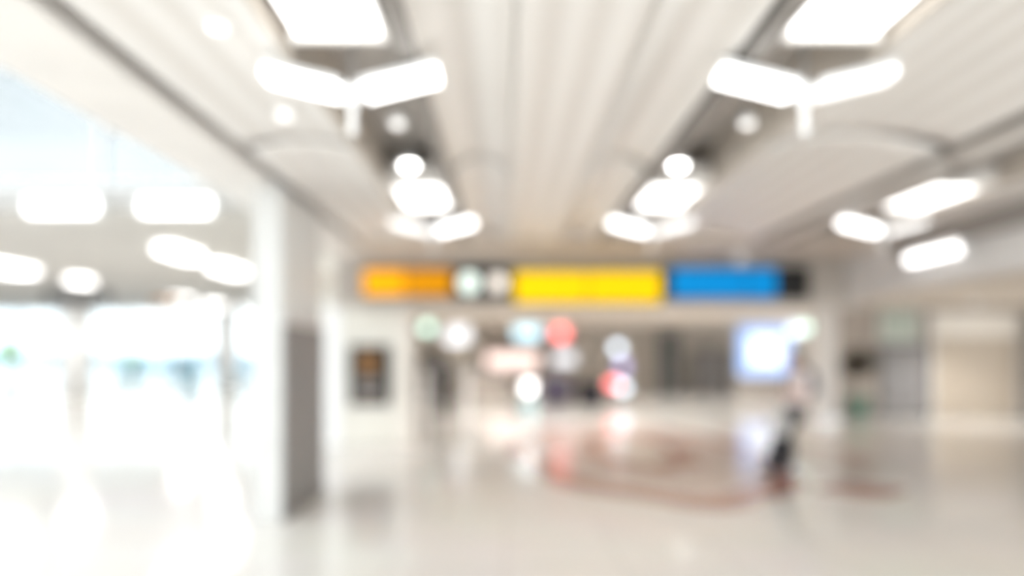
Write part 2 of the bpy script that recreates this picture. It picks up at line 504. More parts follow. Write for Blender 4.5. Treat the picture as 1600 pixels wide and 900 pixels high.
# ------------------------------------------------------------------ outside
ap = MB().box(-160, 60, 45, 240, -.5, -.3).build('ground', M['apron'])
struct(ap, 'pale concrete ground outside the hall windows', 'ground')
bd = empty('terminal_building', (-60, 118, -.3))
tag(bd, 'pale blue low building far outside behind the hall windows', 'building')
MB().box(-30, 26, -6, 6, 0, 2.9).build('wall', M['farblue'], bd)
MB().box(-31, 27, -7, 7, 2.9, 3.4).build('roof', M['white'], bd, bevel=.1)
for i in range(8):
    MB().box(-27 + i * 6.6, -23 + i * 6.6, -6.1, -6, .9, 2.2).build('window', M['slate'], bd)

def tree(x, y, h, label):
    o = empty('tree', (x, y, -.3))
    tag(o, label, 'tree')
    MB().chain([(0, 0, 0), (.1, 0, h * .3), (.05, .1, h * .6)], [.22, .16, .08]).build('trunk', M['bark'], o, smooth=True)
    mb = MB()
    for i in range(60):
        a, t = random.random() * 6.28, random.random()
        rr = h * .30 * math.sin(math.pi * (.15 + .8 * t))
        q = rr * math.sqrt(random.random())
        mb.ball((q * math.cos(a), q * math.sin(a), h * (.35 + .6 * t)), h * random.uniform(.06, .11), 2)
    for v in mb.bm.verts:
        v.co += Vector((random.uniform(-1, 1), random.uniform(-1, 1), random.uniform(-1, 1))) * h * .018
    mb.build('crown', M['treeleaf'], o)
tree(-56.5, 80, 4.4, 'green tree outside the leftmost hall window')
tree(-49, 92, 3.2, 'small green tree outside behind the teal benches')

# ------------------------------------------------------------------ lamps of the main ceiling
def linear_lamp(x, y0, y1, label):
    o = empty('ceiling_light', (x, (y0 + y1) / 2, ZC))
    tag(o, label, 'light', 'long light panels in the ceiling recesses')
    h = (y1 - y0) / 2
    MB().box(-.25, .25, -h, h, .03, .16).build('housing', M['alu'], o, bevel=.008)
    MB().box(-.22, .22, -h + .02, h - .02, 0, .032).build('diffuser', M['lamp'], o, bevel=.006)
    for s in (-1, 1):
        MB().box(-.26, .26, s * h - .025, s * h + .025, -.03, .18).build('end_cap', M['plaster'], o, bevel=.006)
        MB().cyl((0, s * h * .7, .16), (0, s * h * .7, .42), .012, n=10).build('hanger', M['alu'], o)
    return o
rows = [(-.88, 'left'), (1.72, 'middle'), (4.5, 'right')]
names = {
    (-.88, 0): 'big bright ceiling panel at top left above the first winged lamp',
    (1.72, 0): 'big bright ceiling panel at top right above the second winged lamp',
    (4.5, 0): 'bright ceiling panel of the right row nearest the viewer, cut off',
    (-.88, 1): 'smaller bright ceiling panel over the orange sign',
    (1.72, 1): 'smaller bright ceiling panel over the yellow sign',
    (4.5, 1): 'bright ceiling panel at far right above the fascia lamp',
}
for x, s in rows:
    for k, (y0, y1) in enumerate(((2.2, 3.72), (6.85, 7.95))):
        if (x, k) == (4.5, 0):
            continue
        linear_lamp(x, y0, y1, names[(x, k)])

def wing_lamp(x, y, z, label, dim=0):
    o = empty('pendant_light', (x, y, z))
    tag(o, label, 'light', 'winged pendant lamps in the ceiling recesses')
    MB().cyl((0, 0, .06), (0, 0, ZC + .42 - z), .014, n=12).build('stem', M['alu'], o)
    MB().lathe([(.03, -.06), (.06, -.03), (.06, .05), (.03, .08)], n=20).build('hub', M['white'], o)
    MB().cyl((0, 0, -.06), (0, 0, -.2), .022, .018, n=12).ball((0, 0, -.2), .03, 2).build('finial', M['white'], o, smooth=True)
    for s in (-1, 1):
        rot = Matrix.Rotation(-s * R(14), 3, 'Y')
        x0, x1 = sorted((s * .07, s * .52))
        w = MB().box(x0, x1, -.10, .10, .02, .06, rot, (0, 0, 0)).build('wing', M['white'], o, bevel=.008)
        dm = M['wingdim'] if s == dim else M['wing']
        MB().box(x0 + .01, x1 - .01, -.085, .085, -.03, .021, rot, (0, 0, 0)).build('diffuser', dm, w, bevel=.006)
    return o
wing_lamp(-.88, 4.05, 3.11, 'winged pendant lamp at upper left below the big ceiling panel')
wing_lamp(1.72, 4.05, 3.11, 'winged pendant lamp at upper right below the big ceiling panel', 1)
wing_lamp(-.88, 8.5, 3.12, 'winged pendant lamp just above the orange sign', -1)
wing_lamp(1.76, 8.5, 3.12, 'winged pendant lamp just above the yellow sign', 1)
wing_lamp(4.55, 8.5, 3.12, 'winged pendant lamp at far right above the grey fascia', 1)

def downlight(x, y, z, r, m, label, group='round downlights'):
    o = empty('ceiling_downlight', (x, y, z))
    tag(o, label, 'light', group)
    MB().lathe([(r * 1.35, .0), (r * 1.4, .012), (r * 1.2, .05), (r * .9, .06)], n=28).build('trim_ring', M['white'], o, bevel=.002)
    MB().lathe([(r * .6, -.022), (r * .95, -.012), (r, .0), (r * .9, .004)], n=28).build('lens', M[m], o, smooth=False)
    if z < 3.29 + .42 and z > 3.2 and y < 10:
        MB().cyl((0, 0, .05), (0, 0, 3.72 - z), .012, n=10).build('drop_rod', M['alu'], o)
    return o
downlight(-.85, 6.2, 3.3, .06, 'spot', 'bright round spot lamp in the recess above the orange sign')
downlight(1.52, 6.2, 3.3, .06, 'spot', 'bright round spot lamp in the recess above the yellow sign')
downlight(-1.53, 3.74, 3.36, .05, 'spotdim', 'dim round spot lamp at top left of the ceiling beside the soffit')
downlight(-1.6, 5.1, 3.36, .05, 'spotdim', 'dim round spot lamp left of the first winged lamp')
downlight(-.78, 5.1, 3.3, .045, 'spotdim', 'dim round spot lamp right below the first winged lamp')
downlight(1.75, 5.1, 3.3, .045, 'spotdim', 'dim round spot lamp below the second winged lamp')
downlight(4.27, 16.9, 2.97, .08, 'spot', 'round downlight just under the blue sign', 'downlights beyond the signs')
downlight(4.75, 21.3, 2.97, .09, 'spotdim', 'round downlight deeper in behind the one under the blue sign', 'downlights beyond the signs')
downlight(1.7, 18.2, 2.97, .08, 'spotdim', 'round downlight beyond the yellow sign', 'downlights beyond the signs')
downlight(-.7, 19.0, 2.97, .08, 'spotdim', 'round downlight beyond the orange sign', 'downlights beyond the signs')
downlight(11.6, 17.4, 2.97, .08, 'spotdim', 'round downlight in front of the tan gate', 'downlights beyond the signs')

o = empty('wall_lamp', (5.76, 9.4, 2.98))
tag(o, 'long bright lamp mounted on the grey fascia at right', 'light')
MB().box(0, .04, -.62, .62, -.06, .10).build('back_plate', M['alu'], o, bevel=.006)
MB().cyl((-.03, -.58, .02), (-.03, .58, .02), .055, n=20).build('diffuser', M['wing'], o, smooth=False)
for s in (-1, 1):
    MB().cyl((-.03, s * .58, .02), (-.03, s * .62, .02), .06, n=20).build('end_cap', M['white'], o)

o = empty('ceiling_camera', (3.78, 11.3, 3.3))
tag(o, 'white ceiling dome camera just above the blue sign', 'camera')
MB().lathe([(.10, -.10), (.12, -.08), (.12, 0)], n=28).build('housing', M['white'], o)
MB().ball((0, 0, -.12), (.095, .095, .085), 3).build('dome', noisy(mat('pale dome', (.8, .8, .8), .2), 4, .03), o, smooth=True)
MB().cyl((0, 0, -.10), (0, 0, -.085), .11, n=28).build('collar', M['alu'], o)

# ------------------------------------------------------------------ lamps of the left hall
def hall_lamp(x0, x1, y0, y1, label, m='hall', grp='lamp panels of the bright hall'):
    z = 4.56
    o = empty('ceiling_light', ((x0 + x1) / 2, (y0 + y1) / 2, z))
    tag(o, label, 'light', grp)
    a, b = (x1 - x0) / 2, (y1 - y0) / 2
    MB().box(-a - .05, a + .05, -b - .05, b + .05, .0, .06).build('frame', M['white'], o, bevel=.008)
    MB().box(-a, a, -b, b, -.14, .0).build('diffuser', M[m], o, bevel=.01)
    return o
def front_lamp(x0, x1, label):
    o = empty('ceiling_light', ((x0 + x1) / 2, 13.7, 4.56))
    tag(o, label, 'light', 'long lamps on the front edge of the bright hall')
    a = (x1 - x0) / 2
    MB().box(-a - .06, a + .06, .0, .15, -.16, .16).build('housing', M['white'], o, bevel=.01)
    MB().box(-a, a, -.06, .0, -.13, .13).build('diffuser', M['lamp'], o, bevel=.02)
    for s in (-1, 1):
        MB().box(s * (a + .03) - .03, s * (a + .03) + .03, -.06, .0, -.14, .14).build('end_cap', M['alu'], o, bevel=.008)
front_lamp(-9.27, -7.95, 'long white lamp on the hall edge at far left')
front_lamp(-7.06, -5.74, 'long white lamp on the hall edge nearest the pillar')
hall_lamp(-9.2, -8.7, 18.5, 20.2, 'lamp panel high up left of the pillar, first of the near pair')
hall_lamp(-9.3, -8.8, 22.0, 23.9, 'lamp panel beside the pillar, second of the near pair')
hall_lamp(-16.5, -15.7, 21.6, 23.6, 'lamp panel at the left edge above the round column')
hall_lamp(-16.2, -15.7, 26.0, 26.8, 'faint lamp panel above the dark hanging sign', 'halldim')
hall_lamp(-16.4, -15.7, 34.3, 35.3, 'lamp panel over the small amber hanging sign')
hall_lamp(-16.4, -15.7, 38.3, 39.2, 'faint lamp panel second behind the small amber sign', 'halldim')
hall_lamp(-16.4, -15.7, 41.6, 42.4, 'faint lamp panel furthest back by the hall windows', 'halldim')

def hanging_sign(x0, x1, y, z0, z1, rz, label, face):
    o = empty('hanging_sign', ((x0 + x1) / 2, y, z0), rz)
    tag(o, label, 'sign')
    a = (x1 - x0) / 2
    MB().box(-a, a, -.08, .08, 0, z1 - z0).build('sign_box', M['dark'], o, bevel=.01)
    MB().box(-a + .06, a - .06, -.095, -.08, .06, z1 - z0 - .06).build('sign_face', M[face], o, bevel=.004)
    for s in (-1, 1):
        MB().cyl((s * a * .7, 0, z1 - z0), (s * a * .7, 0, 4.62 - z0), .02, n=10).build('hanger', M['alu'], o)
hanging_sign(-17.9, -15.6, 27.6, 3.78, 4.22, R(12), 'dark hanging sign beside the round column in the bright hall', 'dark')
hanging_sign(-15.5, -14.2, 31.0, 3.9, 4.2, 0, 'small amber and black hanging sign in the bright hall', 'amber')

# ------------------------------------------------------------------ benches and totem in the bright hall
def make_bench(nseat=4):
    o = empty('waiting_bench', (0, 0, 0))
    L = nseat * .56
    MB().box(-L / 2, L / 2, -.03, .03, .30, .36).build('beam', M['alu'], o, bevel=.006)
    for s in (-1, 1):
        x = s * (L / 2 - .28)
        lg = MB().box(x - .03, x + .03, -.025, .025, .05, .31).box(x - .025, x + .025, -.3, .3, .02, .05).build('leg', M['alu'], o, bevel=.006)
    for i in range(nseat):
        x = -L / 2 + .28 + i * .56
        def fs_(u, v, x=x):
            return Vector((x - .25 + .5 * u, -.26 + .48 * v, .43 - .03 * math.sin(math.pi * v) + .015 * (2 * u - 1) ** 2 - .02 * v))
        MB().grid(fs_, 8, 8).build('seat', M['bluish'], o, solid=.05, smooth=True)
        def fb_(u, v, x=x):
            return Vector((x - .25 + .5 * u, .22 + .16 * v - .02 * math.sin(math.pi * v) - .02 * (2 * u - 1) ** 2, .42 + .50 * v))
        MB().grid(fb_, 8, 8).build('backrest', M['bluish'], o, solid=.05, smooth=True)
    for i in range(nseat + 1):
        x = -L / 2 + i * .56
        MB().box(x - .02, x + .02, -.2, .2, .60, .63).box(x - .018, x + .018, -.02, .02, .36, .60).build('armrest', M['charcoal'], o, bevel=.006)
    return o
b0 = make_bench()
b0.location = (-21.3, 40, 0)
tag(b0, 'teal row of seats by the windows, end one nearest the round column', 'bench', 'teal benches by the hall windows')
b1 = copy_tree(b0)
b1.location = (-18.6, 40, 0)
b1['label'] = 'teal row of seats by the windows, next to the blue totem'
b2 = copy_tree(b0)
b2.location = (-15.3, 40, 0)
b2['label'] = 'teal row of seats by the windows, closest to the near pillar'

tt = empty('information_totem', (-17.1, 38.5, 0))
tag(tt, 'blue grey information totem standing among the teal benches', 'totem')
MB().box(-.42, .42, -.2, .2, 0, .08).build('base', M['charcoal'], tt, bevel=.01)
MB().box(-.36, .36, -.12, .12, .08, 1.65).build('body', M['bluish'], tt, bevel=.04)
MB().box(-.28, .28, -.135, -.12, .9, 1.5).build('screen', M['slate'], tt, bevel=.006)

# ------------------------------------------------------------------ overhead sign row
def PX(px, Y):
    return (px - 790) * Y / 1100
def PZ(py, Y):
    return 1.6 + (560 - py) * Y / 1100
YS = 11.78
sg = MB().box(PX(525, 11.9), PX(1268, 11.9), 11.9, 12.0, 2.58, 3.17).build('sign_rail', M['taupe'], bevel=.01)
tag(sg, 'long dark rail on the cross beam behind the coloured signs', 'rail')

def sign_box(name, p0, p1, q0, q1, label, panels, cat='sign'):
    """panels: list of (px0, px1, material)"""
    x0, x1, z0, z1 = PX(p0, YS), PX(p1, YS), PZ(q1, YS), PZ(q0, YS)
    o = empty(name, ((x0 + x1) / 2, YS, z0))
    tag(o, label, cat, 'overhead signs on the cross beam')
    cx = (x0 + x1) / 2
    MB().box(x0 - cx - .03, x1 - cx + .03, .01, .12, -.03, z1 - z0 + .03).build('sign_case', M['dark'], o, bevel=.008)
    for (a, b, m) in panels:
        MB().box(PX(a, YS) - cx, PX(b, YS) - cx, -.012, .01, .0, z1 - z0).build('sign_face', M[m], o, bevel=.003)
    return o
s1 = sign_box('overhead_sign', 568, 706, 421, 462, 'amber orange overhead sign at the left end of the row', [(568, 634, 'orange'), (637, 706, 'amber')])
s2 = sign_box('pictogram_sign', 714, 797, 420, 465, 'dark overhead sign with two pale glowing pictograms', [])
def disc_pict(o, px, py, r, m):
    x, z = PX(px, YS) - o.location.x, PZ(py, YS) - o.location.z
    return MB().cyl((x, -.012, z), (x, .01, z), r, n=32).build('pictogram_disc', M[m], o)
def arrow(o, px, py, s, m, ang=0.):
    x, z = PX(px, YS) - o.location.x, PZ(py, YS) - o.location.z
    mb = MB()
    mb.box(x - s * .12, x + s * .12, -.02, -.012, z - s * .6, z + s * .2)
    for k in (-1, 1):
        mb.box(x - s * .1, x + s * .1, -.02, -.012, z - s * .15, z + s * .6, Matrix.Rotation(k * R(40), 3, 'Y'), (x, 0, z + s * .55))
    return mb.build('arrow', M[m], o)
d = disc_pict(s2, 733, 442, .16, 'pict')
d = disc_pict(s2, 778, 442, .14, 'pictwarm')
s3 = sign_box('overhead_sign', 804, 1033, 424, 473, 'bright yellow double overhead sign in the middle of the row', [(804, 918, 'yellow'), (920, 1033, 'yellow')])
s4 = sign_box('overhead_sign', 1042, 1262, 420, 465, 'sky blue overhead sign with a black end at the right', [(1050, 1165, 'blue'), (1167, 1213, 'blue'), (1216, 1262, 'dark')])

# ------------------------------------------------------------------ black board on the front wall
kb = empty('wall_board', (-2.5, 12.95, .74))
tag(kb, 'black framed board with orange poster on the pale wall', 'board')
MB().box(-.37, .37, -.06, .0, 0, 1.1).build('frame', M['dark'], kb, bevel=.02)
MB().box(-.18, .16, -.075, -.06, .54, 1.02).build('poster', M['posterorange'], kb, bevel=.004)
MB().box(-.26, .26, -.07, -.06, .36, .48).build('glass_panel', M['slate'], kb, bevel=.004)
MB().box(-.18, .18, -.085, -.06, .16, .25).build('beige_strip', M['keyboard'], kb, bevel=.004)
MB().box(-.29, .29, -.10, -.06, .03, .07).build('ledge', M['panel'], kb, bevel=.004)

# ------------------------------------------------------------------ shop area beyond the signs
def gate(x, y, label):
    o = empty('security_gate', (x, y, 0))
    tag(o, label, 'security gate', 'white security gates at the shop entrance')
    MB().box(-.05, .05, -.28, .28, 0, .06).build('base', M['alu'], o, bevel=.01)
    mb = MB()
    mb.box(-.04, .04, -.25, -.19, .06, 1.36).box(-.04, .04, .19, .25, .06, 1.36).box(-.04, .04, -.25, .25, 1.36, 1.42)
    mb.build('frame', M['white'], o, bevel=.02)
    MB().box(-.03, .03, -.19, .19, .2, 1.3).build('panel', M['white'], o, bevel=.01)
    return o
gate(-1.60, 13.9, 'white security gate beside the corner of the pale wall')
gate(-.76, 14.0, 'white security gate standing free right of the dark haired person')

def shop_light(name, px, py, Y, w, h, m, label, cat='lit sign', depth=.12, mount='wall'):
    x, z = PX(px, Y), PZ(py, Y)
    o = empty(name, (x, Y, z))
    tag(o, label, cat)
    MB().box(-w / 2 - .03, w / 2 + .03, 0, depth, -h / 2 - .03, h / 2 + .03).build('case', M['alu'], o, bevel=.01)
    MB().box(-w / 2, w / 2, -.015, 0, -h / 2, h / 2).build('lit_face', M[m], o, bevel=.004)
    if mount == 'hang':
        for s in (-1, 1):
            MB().cyl((s * w * .35, depth / 2, h / 2), (s * w * .35, depth / 2, 3.02 - z), .012, n=10).build('hanger', M['alu'], o)
    return o

def shop_stand(name, px, Y, w, dpt, h, m, label, cat, top=None):
    x = PX(px, Y)
    o = empty(name, (x, Y, 0))
    tag(o, label, cat)
    MB().box(-w / 2 + .04, w / 2 - .04, -dpt / 2 + .04, dpt / 2 - .04, 0, .08).build('plinth', M['charcoal'], o)
    MB().box(-w / 2, w / 2, -dpt / 2, dpt / 2, .08, h - .04).build('body', M[m], o, bevel=.015)
    MB().box(-w / 2 - .02, w / 2 + .02, -dpt / 2 - .02, dpt / 2 + .02, h - .04, h).build('worktop', M[top or 'alu'], o, bevel=.008)
    return o

o = empty('hanging_shop_sign', (PX(668, 24), 24, PZ(512, 24)))
tag(o, 'round mint green shop light hanging left above the grey person', 'lit sign')
MB().cyl((0, .0, 0), (0, .08, 0), .21, n=32).build('case', M['alu'], o)
MB().cyl((0, -.02, 0), (0, .0, 0), .18, n=32).build('lit_face', M['mint'], o)
MB().cyl((0, .04, .2), (0, .04, 3.02 - o.location.z), .015, n=10).build('hanger', M['alu'], o)
shop_light('hanging_light_box', 716, 523, 27, .85, .62, 'litwhite', 'large cool white light box hanging in the shop beside the mint light', depth=.18, mount='hang')
shop_light('hanging_light_box', 824, 520, 28, 1.0, .46, 'litcyan', 'pale cyan light box hanging left of the red sign', mount='hang')
shop_light('hanging_shop_sign', 876, 521, 28, .5, .44, 'litred', 'red lit shop sign hanging beside the cyan light box', mount='hang')
shop_light('wall_mounted_light_box', 882, 560, 30.76, .9, .50, 'litwhite', 'white light box directly below the red sign', depth=.18)
shop_light('shop_sign', 965, 544, 30.8, .36, .36, 'litice', 'ice blue square sign on the far wall, topmost of a small column', depth=.13)
shop_light('shop_sign', 973, 572, 30.8, .42, .34, 'litviolet', 'violet lit sign below the ice blue square sign', depth=.13)
# pink lit shelving with boxed goods
sh = empty('shop_shelf', (PX(800, 29.9), 29.9, 0))
tag(sh, 'pale pink lit shop shelf unit under the cyan light box', 'shelf')
for s in (-1, 1):
    MB().box(s * 1.12 - .02, s * 1.12 + .02, -.2, .2, 0, 1.85).build('side_panel', M['cream'], sh, bevel=.005)
for z in (.15, .6, 1.05):
    MB().box(-1.10, 1.10, -.2, .2, z, z + .03).build('shelf_board', M['cream'], sh, bevel=.004)
MB().box(-1.10, 1.10, -.1, -.06, 1.25, 1.8).build('lit_header', M['litpink'], sh, bevel=.006)
MB().box(-1.10, 1.10, .16, .2, .05, 1.82).build('back_panel', M['cream'], sh)
pk = 0
tones = ['blush', 'counter', 'cream', 'rust', 'farblue', 'sand']
for z, nm in ((.18, 'lowest'), (.63, 'middle'), (1.08, 'top')):
    for i in range(5):
        w = random.uniform(.10, .16)
        hgt = random.uniform(.12, .17) if z > 1 else random.uniform(.2, .34)
        x = sh.location.x - .86 + i * .43
        pb_ = empty('gift_box', (x, 29.82, z + .001))
        MB().box(-w, w, -.08, .08, 0, hgt * .75).build('box_body', M[tones[pk % 6]], pb_, bevel=.006)
        MB().box(-w - .006, w + .006, -.086, .086, hgt * .75, hgt).build('lid', M[tones[(pk + 2) % 6]], pb_, bevel=.006)
        ordn = ('at the left end', 'second from left', 'in the middle', 'second from right', 'at the right end')[i]
        tag(pb_, 'small gift box on the %s board of the pink shelf, %s' % (nm, ordn), 'box', 'gift boxes on the pink shop shelf')
        pk += 1

# white globe stand with cyan body
st = empty('promotion_stand', (PX(826, 17.2), 17.2, 0))
tag(st, 'promotion stand with glowing white top and pale cyan body', 'stand')
MB().lathe([(.26, 0), (.26, .05), (.2, .07)], n=32).build('base', M['alu'], st)
MB().lathe([(.17, .07), (.19, .3), (.19, .58), (.13, .66)], n=32).build('body', noisy(mat('pale cyan lacquer', (.52, .72, .76), .35), 5, .05), st)
MB().cyl((0, 0, .66), (0, 0, .76), .05, n=20).build('neck', M['alu'], st)
MB().ball((0, 0, .90), .15, 4).build('globe', M['litlamp'], st, smooth=True)

shop_stand('display_counter', 868, 24.4, 1.0, .6, 1.05, 'counter', 'purple grey shop counter right of the glowing stand', 'counter')
shop_stand('display_counter', 922, 24.0, .85, .6, .78, 'navy', 'low dark navy counter beside the purple grey one', 'counter', 'navy')
shop_stand('display_counter', 760, 27.5, 1.6, .6, .9, 'taupe', 'brownish counter in front of the pink shelf', 'counter')
# coloured screens on pole behind the navy counter
ps = empty('screen_pole', (PX(964, 24.5), 24.5, 0))
tag(ps, 'slim pole with small red and pale blue screens beside navy counter', 'display')
MB().lathe([(.2, 0), (.2, .03), (.04, .05)], n=28).build('base', M['charcoal'], ps)
MB().cyl((0, 0, .05), (0, 0, .95), .025, n=16).build('pole', M['alu'], ps)
MB().box(-.33, .02, -.06, -.02, .58, .85).build('red_screen', M['litred'], ps, bevel=.006)
MB().box(.06, .36, -.06, -.02, .45, .72).build('pale_screen', M['litice'], ps, bevel=.006)
MB().box(-.34, .37, -.02, .02, .42, .88).build('mount_plate', M['charcoal'], ps, bevel=.006)

# grey storefront doors on the far wall
def storefront(px0, px1, Y, z1, leafm, label, n):
    x0, x1 = PX(px0, Y), PX(px1, Y)
    o = MB().box(x0, x0 + .08, Y, Y + .12, 0, z1).box(x1 - .08, x1, Y, Y + .12, 0, z1).box(x0, x1, Y, Y + .12, z1 - .1, z1).build('door_%d' % n, M['charcoal'], bevel=.006)
    struct(o, label, 'door')
    k = 2
    for i in range(k):
        a = x0 + .09 + (x1 - x0 - .18) * i / k
        b = x0 + .09 + (x1 - x0 - .18) * (i + 1) / k - .02
        l = MB().box(a, b, Y + .02, Y + .08, .02, z1 - .1).build('door_leaf', M[leafm], o, bevel=.008)
        hx = b - .08 if i == 0 else a + .08
        MB().cyl((hx, Y - .03, .95), (hx, Y - .03, 1.3), .015, n=12).build('handle', M['alu'], l)
storefront(1030, 1062, 30.5, 2.75, 'slate', 'dark slate double door on the far wall left of the grey doors', 3)
storefront(1085, 1142, 30.4, 2.0, 'doorgrey', 'grey double door on the far wall left of the blue advert', 4)
storefront(655, 690, 30.5, 1.9, 'doorgrey', 'grey double door on the far wall under the mint light', 5)

# lightbox advert with blue border
Ya = 27.5
lx = PX(1194, Ya)
ad = empty('advert_light_box', (lx, Ya, 0))
tag(ad, 'glowing white and blue advertising light box behind the walking person', 'light box')
MB().box(-1.0, 1.0, 0, .3, 0, .9).build('plinth', M['greige'], ad, bevel=.015)
MB().box(-1.05, 1.05, -.05, .3, .9, 2.88).build('case', M['alu'], ad, bevel=.02)
MB().box(-1.0, 1.0, -.07, -.05, .95, 2.83).build('blue_border', M['adblue'], ad, bevel=.006)
MB().box(-.55, .62, -.085, -.07, 1.35, 2.45).build('white_field', M['adwhite'], ad, bevel=.006)
shop_light('shop_sign', 1243, 515, 25.2, .42, .40, 'litsoft', 'ice white square sign at the right of the advert light box')
shop_light('exit_sign', 1261, 512, 24.9, .40, .26, 'mint', 'small mint green lit sign beside the square column')
for o in [k for k in col.objects if k.name in ('exit_sign',) or (k.name.startswith('shop_sign') and abs(k.location.y - 25.2) < .01)]:
    MB().cyl((0, .06, .15), (0, .06, 3.02 - o.location.z), .015, n=10).build('hanger', M['alu'], o)

# potted plant by the right wall
pp = empty('potted_plant', (PX(1341, 18.6), 18.6, 0))
tag(pp, 'potted plant with dark round foliage in a green pot by the taupe wall', 'plant')
MB().lathe([(.17, 0), (.23, .3), (.27, .55), (.27, .6), (.23, .6), (.22, .54)], n=32).build('pot', M['pot'], pp)
MB().cyl((0, 0, .53), (0, 0, .56), .215, n=28).build('soil', M['soil'], pp)
MB().chain([(0, 0, .55), (.03, .02, .9), (0, 0, 1.35)], [.035, .03, .02]).build('stem', M['bark'], pp, smooth=True)
mb = MB()
for i in range(420):
    v = Vector((random.gauss(0, 1), random.gauss(0, 1), random.gauss(0, 1))).normalized()
    c = Vector((0, 0, 1.48)) + v * .40 * random.random() ** .4
    t1 = v.orthogonal().normalized()
    t1.rotate(Matrix.Rotation(random.random() * 6.28, 3, v))
    t2 = v.cross(t1)
    L, W = random.uniform(.10, .16), .035
    up = v * .04
    a = mb.bm.verts.new(c)
    b = mb.bm.verts.new(c + t1 * L * .5 + t2 * W + up)
    d_ = mb.bm.verts.new(c + t1 * L + up * .3)
    e = mb.bm.verts.new(c + t1 * L * .5 - t2 * W + up)
    mb.bm.faces.new((a, b, d_, e))
mb.ball((0, 0, 1.48), .27, 3)
mb.build('foliage', M['leaf'], pp)

# ------------------------------------------------------------------ people
def hand(mb, w, fwd, palmn, side, curl=1.0):
    """five fingers on a palm; w wrist, fwd finger direction, palmn palm normal (curl side), side thumb direction"""
    f, n, s = Vector(fwd).normalized(), Vector(palmn).normalized(), Vector(side).normalized()
    w = Vector(w)
    for k in range(4):
        off = s * (.030 - .020 * k)
        mb.cap(w + off * .55, w + f * .078 + off * 1.1, .014, .0115, 10, 2)
    lens = (.068, .078, .072, .056)
    for k in range(4):
        off = s * (.0335 - .0215 * k)
        p = w + f * .082 + off * 1.08
        a = 0.
        for j, part in enumerate((.45, .32, .23)):
            a += R(28 + 14 * j) * curl
            q = p + (f * math.cos(a) + n * math.sin(a)) * lens[k] * part
            mb.cap(p, q, .0092 - .0008 * j, .0086 - .0008 * j, 10, 2)
            p = q
    p = w + f * .02 + s * .026
    q = p + (f * .55 + s * .7 + n * .35).normalized() * .04
    r = q + (f * .75 + s * .05 + n * .75).normalized() * .032
    t = r + (f * .6 - s * .25 + n * .75).normalized() * .026
    mb.cap(p, q, .0145, .0115, 10, 2)
    mb.cap(q, r, .0112, .0102, 10, 2)
    mb.cap(r, t, .0098, .0085, 10, 2)

def head(mb, c, tilt=0.):
    """face looks towards -x; c is the head centre"""
    c = Vector(c)
    def P(x, y, z):
        v = Vector((x, y, z))
        v.rotate(Matrix.Rotation(tilt, 3, 'Y'))
        return c + v
    mb.ball(P(.012, 0, .022), (.095, .074, .094), 4)
    mb.ball(P(-.025, 0, -.02), (.066, .062, .09), 4)
    mb.ball(P(-.048, 0, -.085), (.034, .034, .027), 3)
    mb.ball(P(-.03, 0, -.07), (.05, .050, .038), 3)
    mb.cap(P(-.088, 0, .012), P(-.107, 0, -.026), .0085, .0135, 10, 2)
    mb.ball(P(-.1, .012, -.03), .009, 2)
    mb.ball(P(-.1, -.012, -.03), .009, 2)
    mb.cap(P(-.086, -.02, -.056), P(-.086, .02, -.056), .008, .008, 10, 2)
    mb.cap(P(-.083, -.016, -.068), P(-.083, .016, -.068), .008, .008, 10, 2)
    for s in (-1, 1):
        mb.cap(P(-.080, s * .015, .026), P(-.072, s * .045, .026), .010, .008, 10, 2)
        mb.ball(P(-.066, s * .037, -.02), (.018, .018, .016), 2)
        mb.ball(P(.012, s * .076, -.008), (.018, .009, .03), 2)
    return P

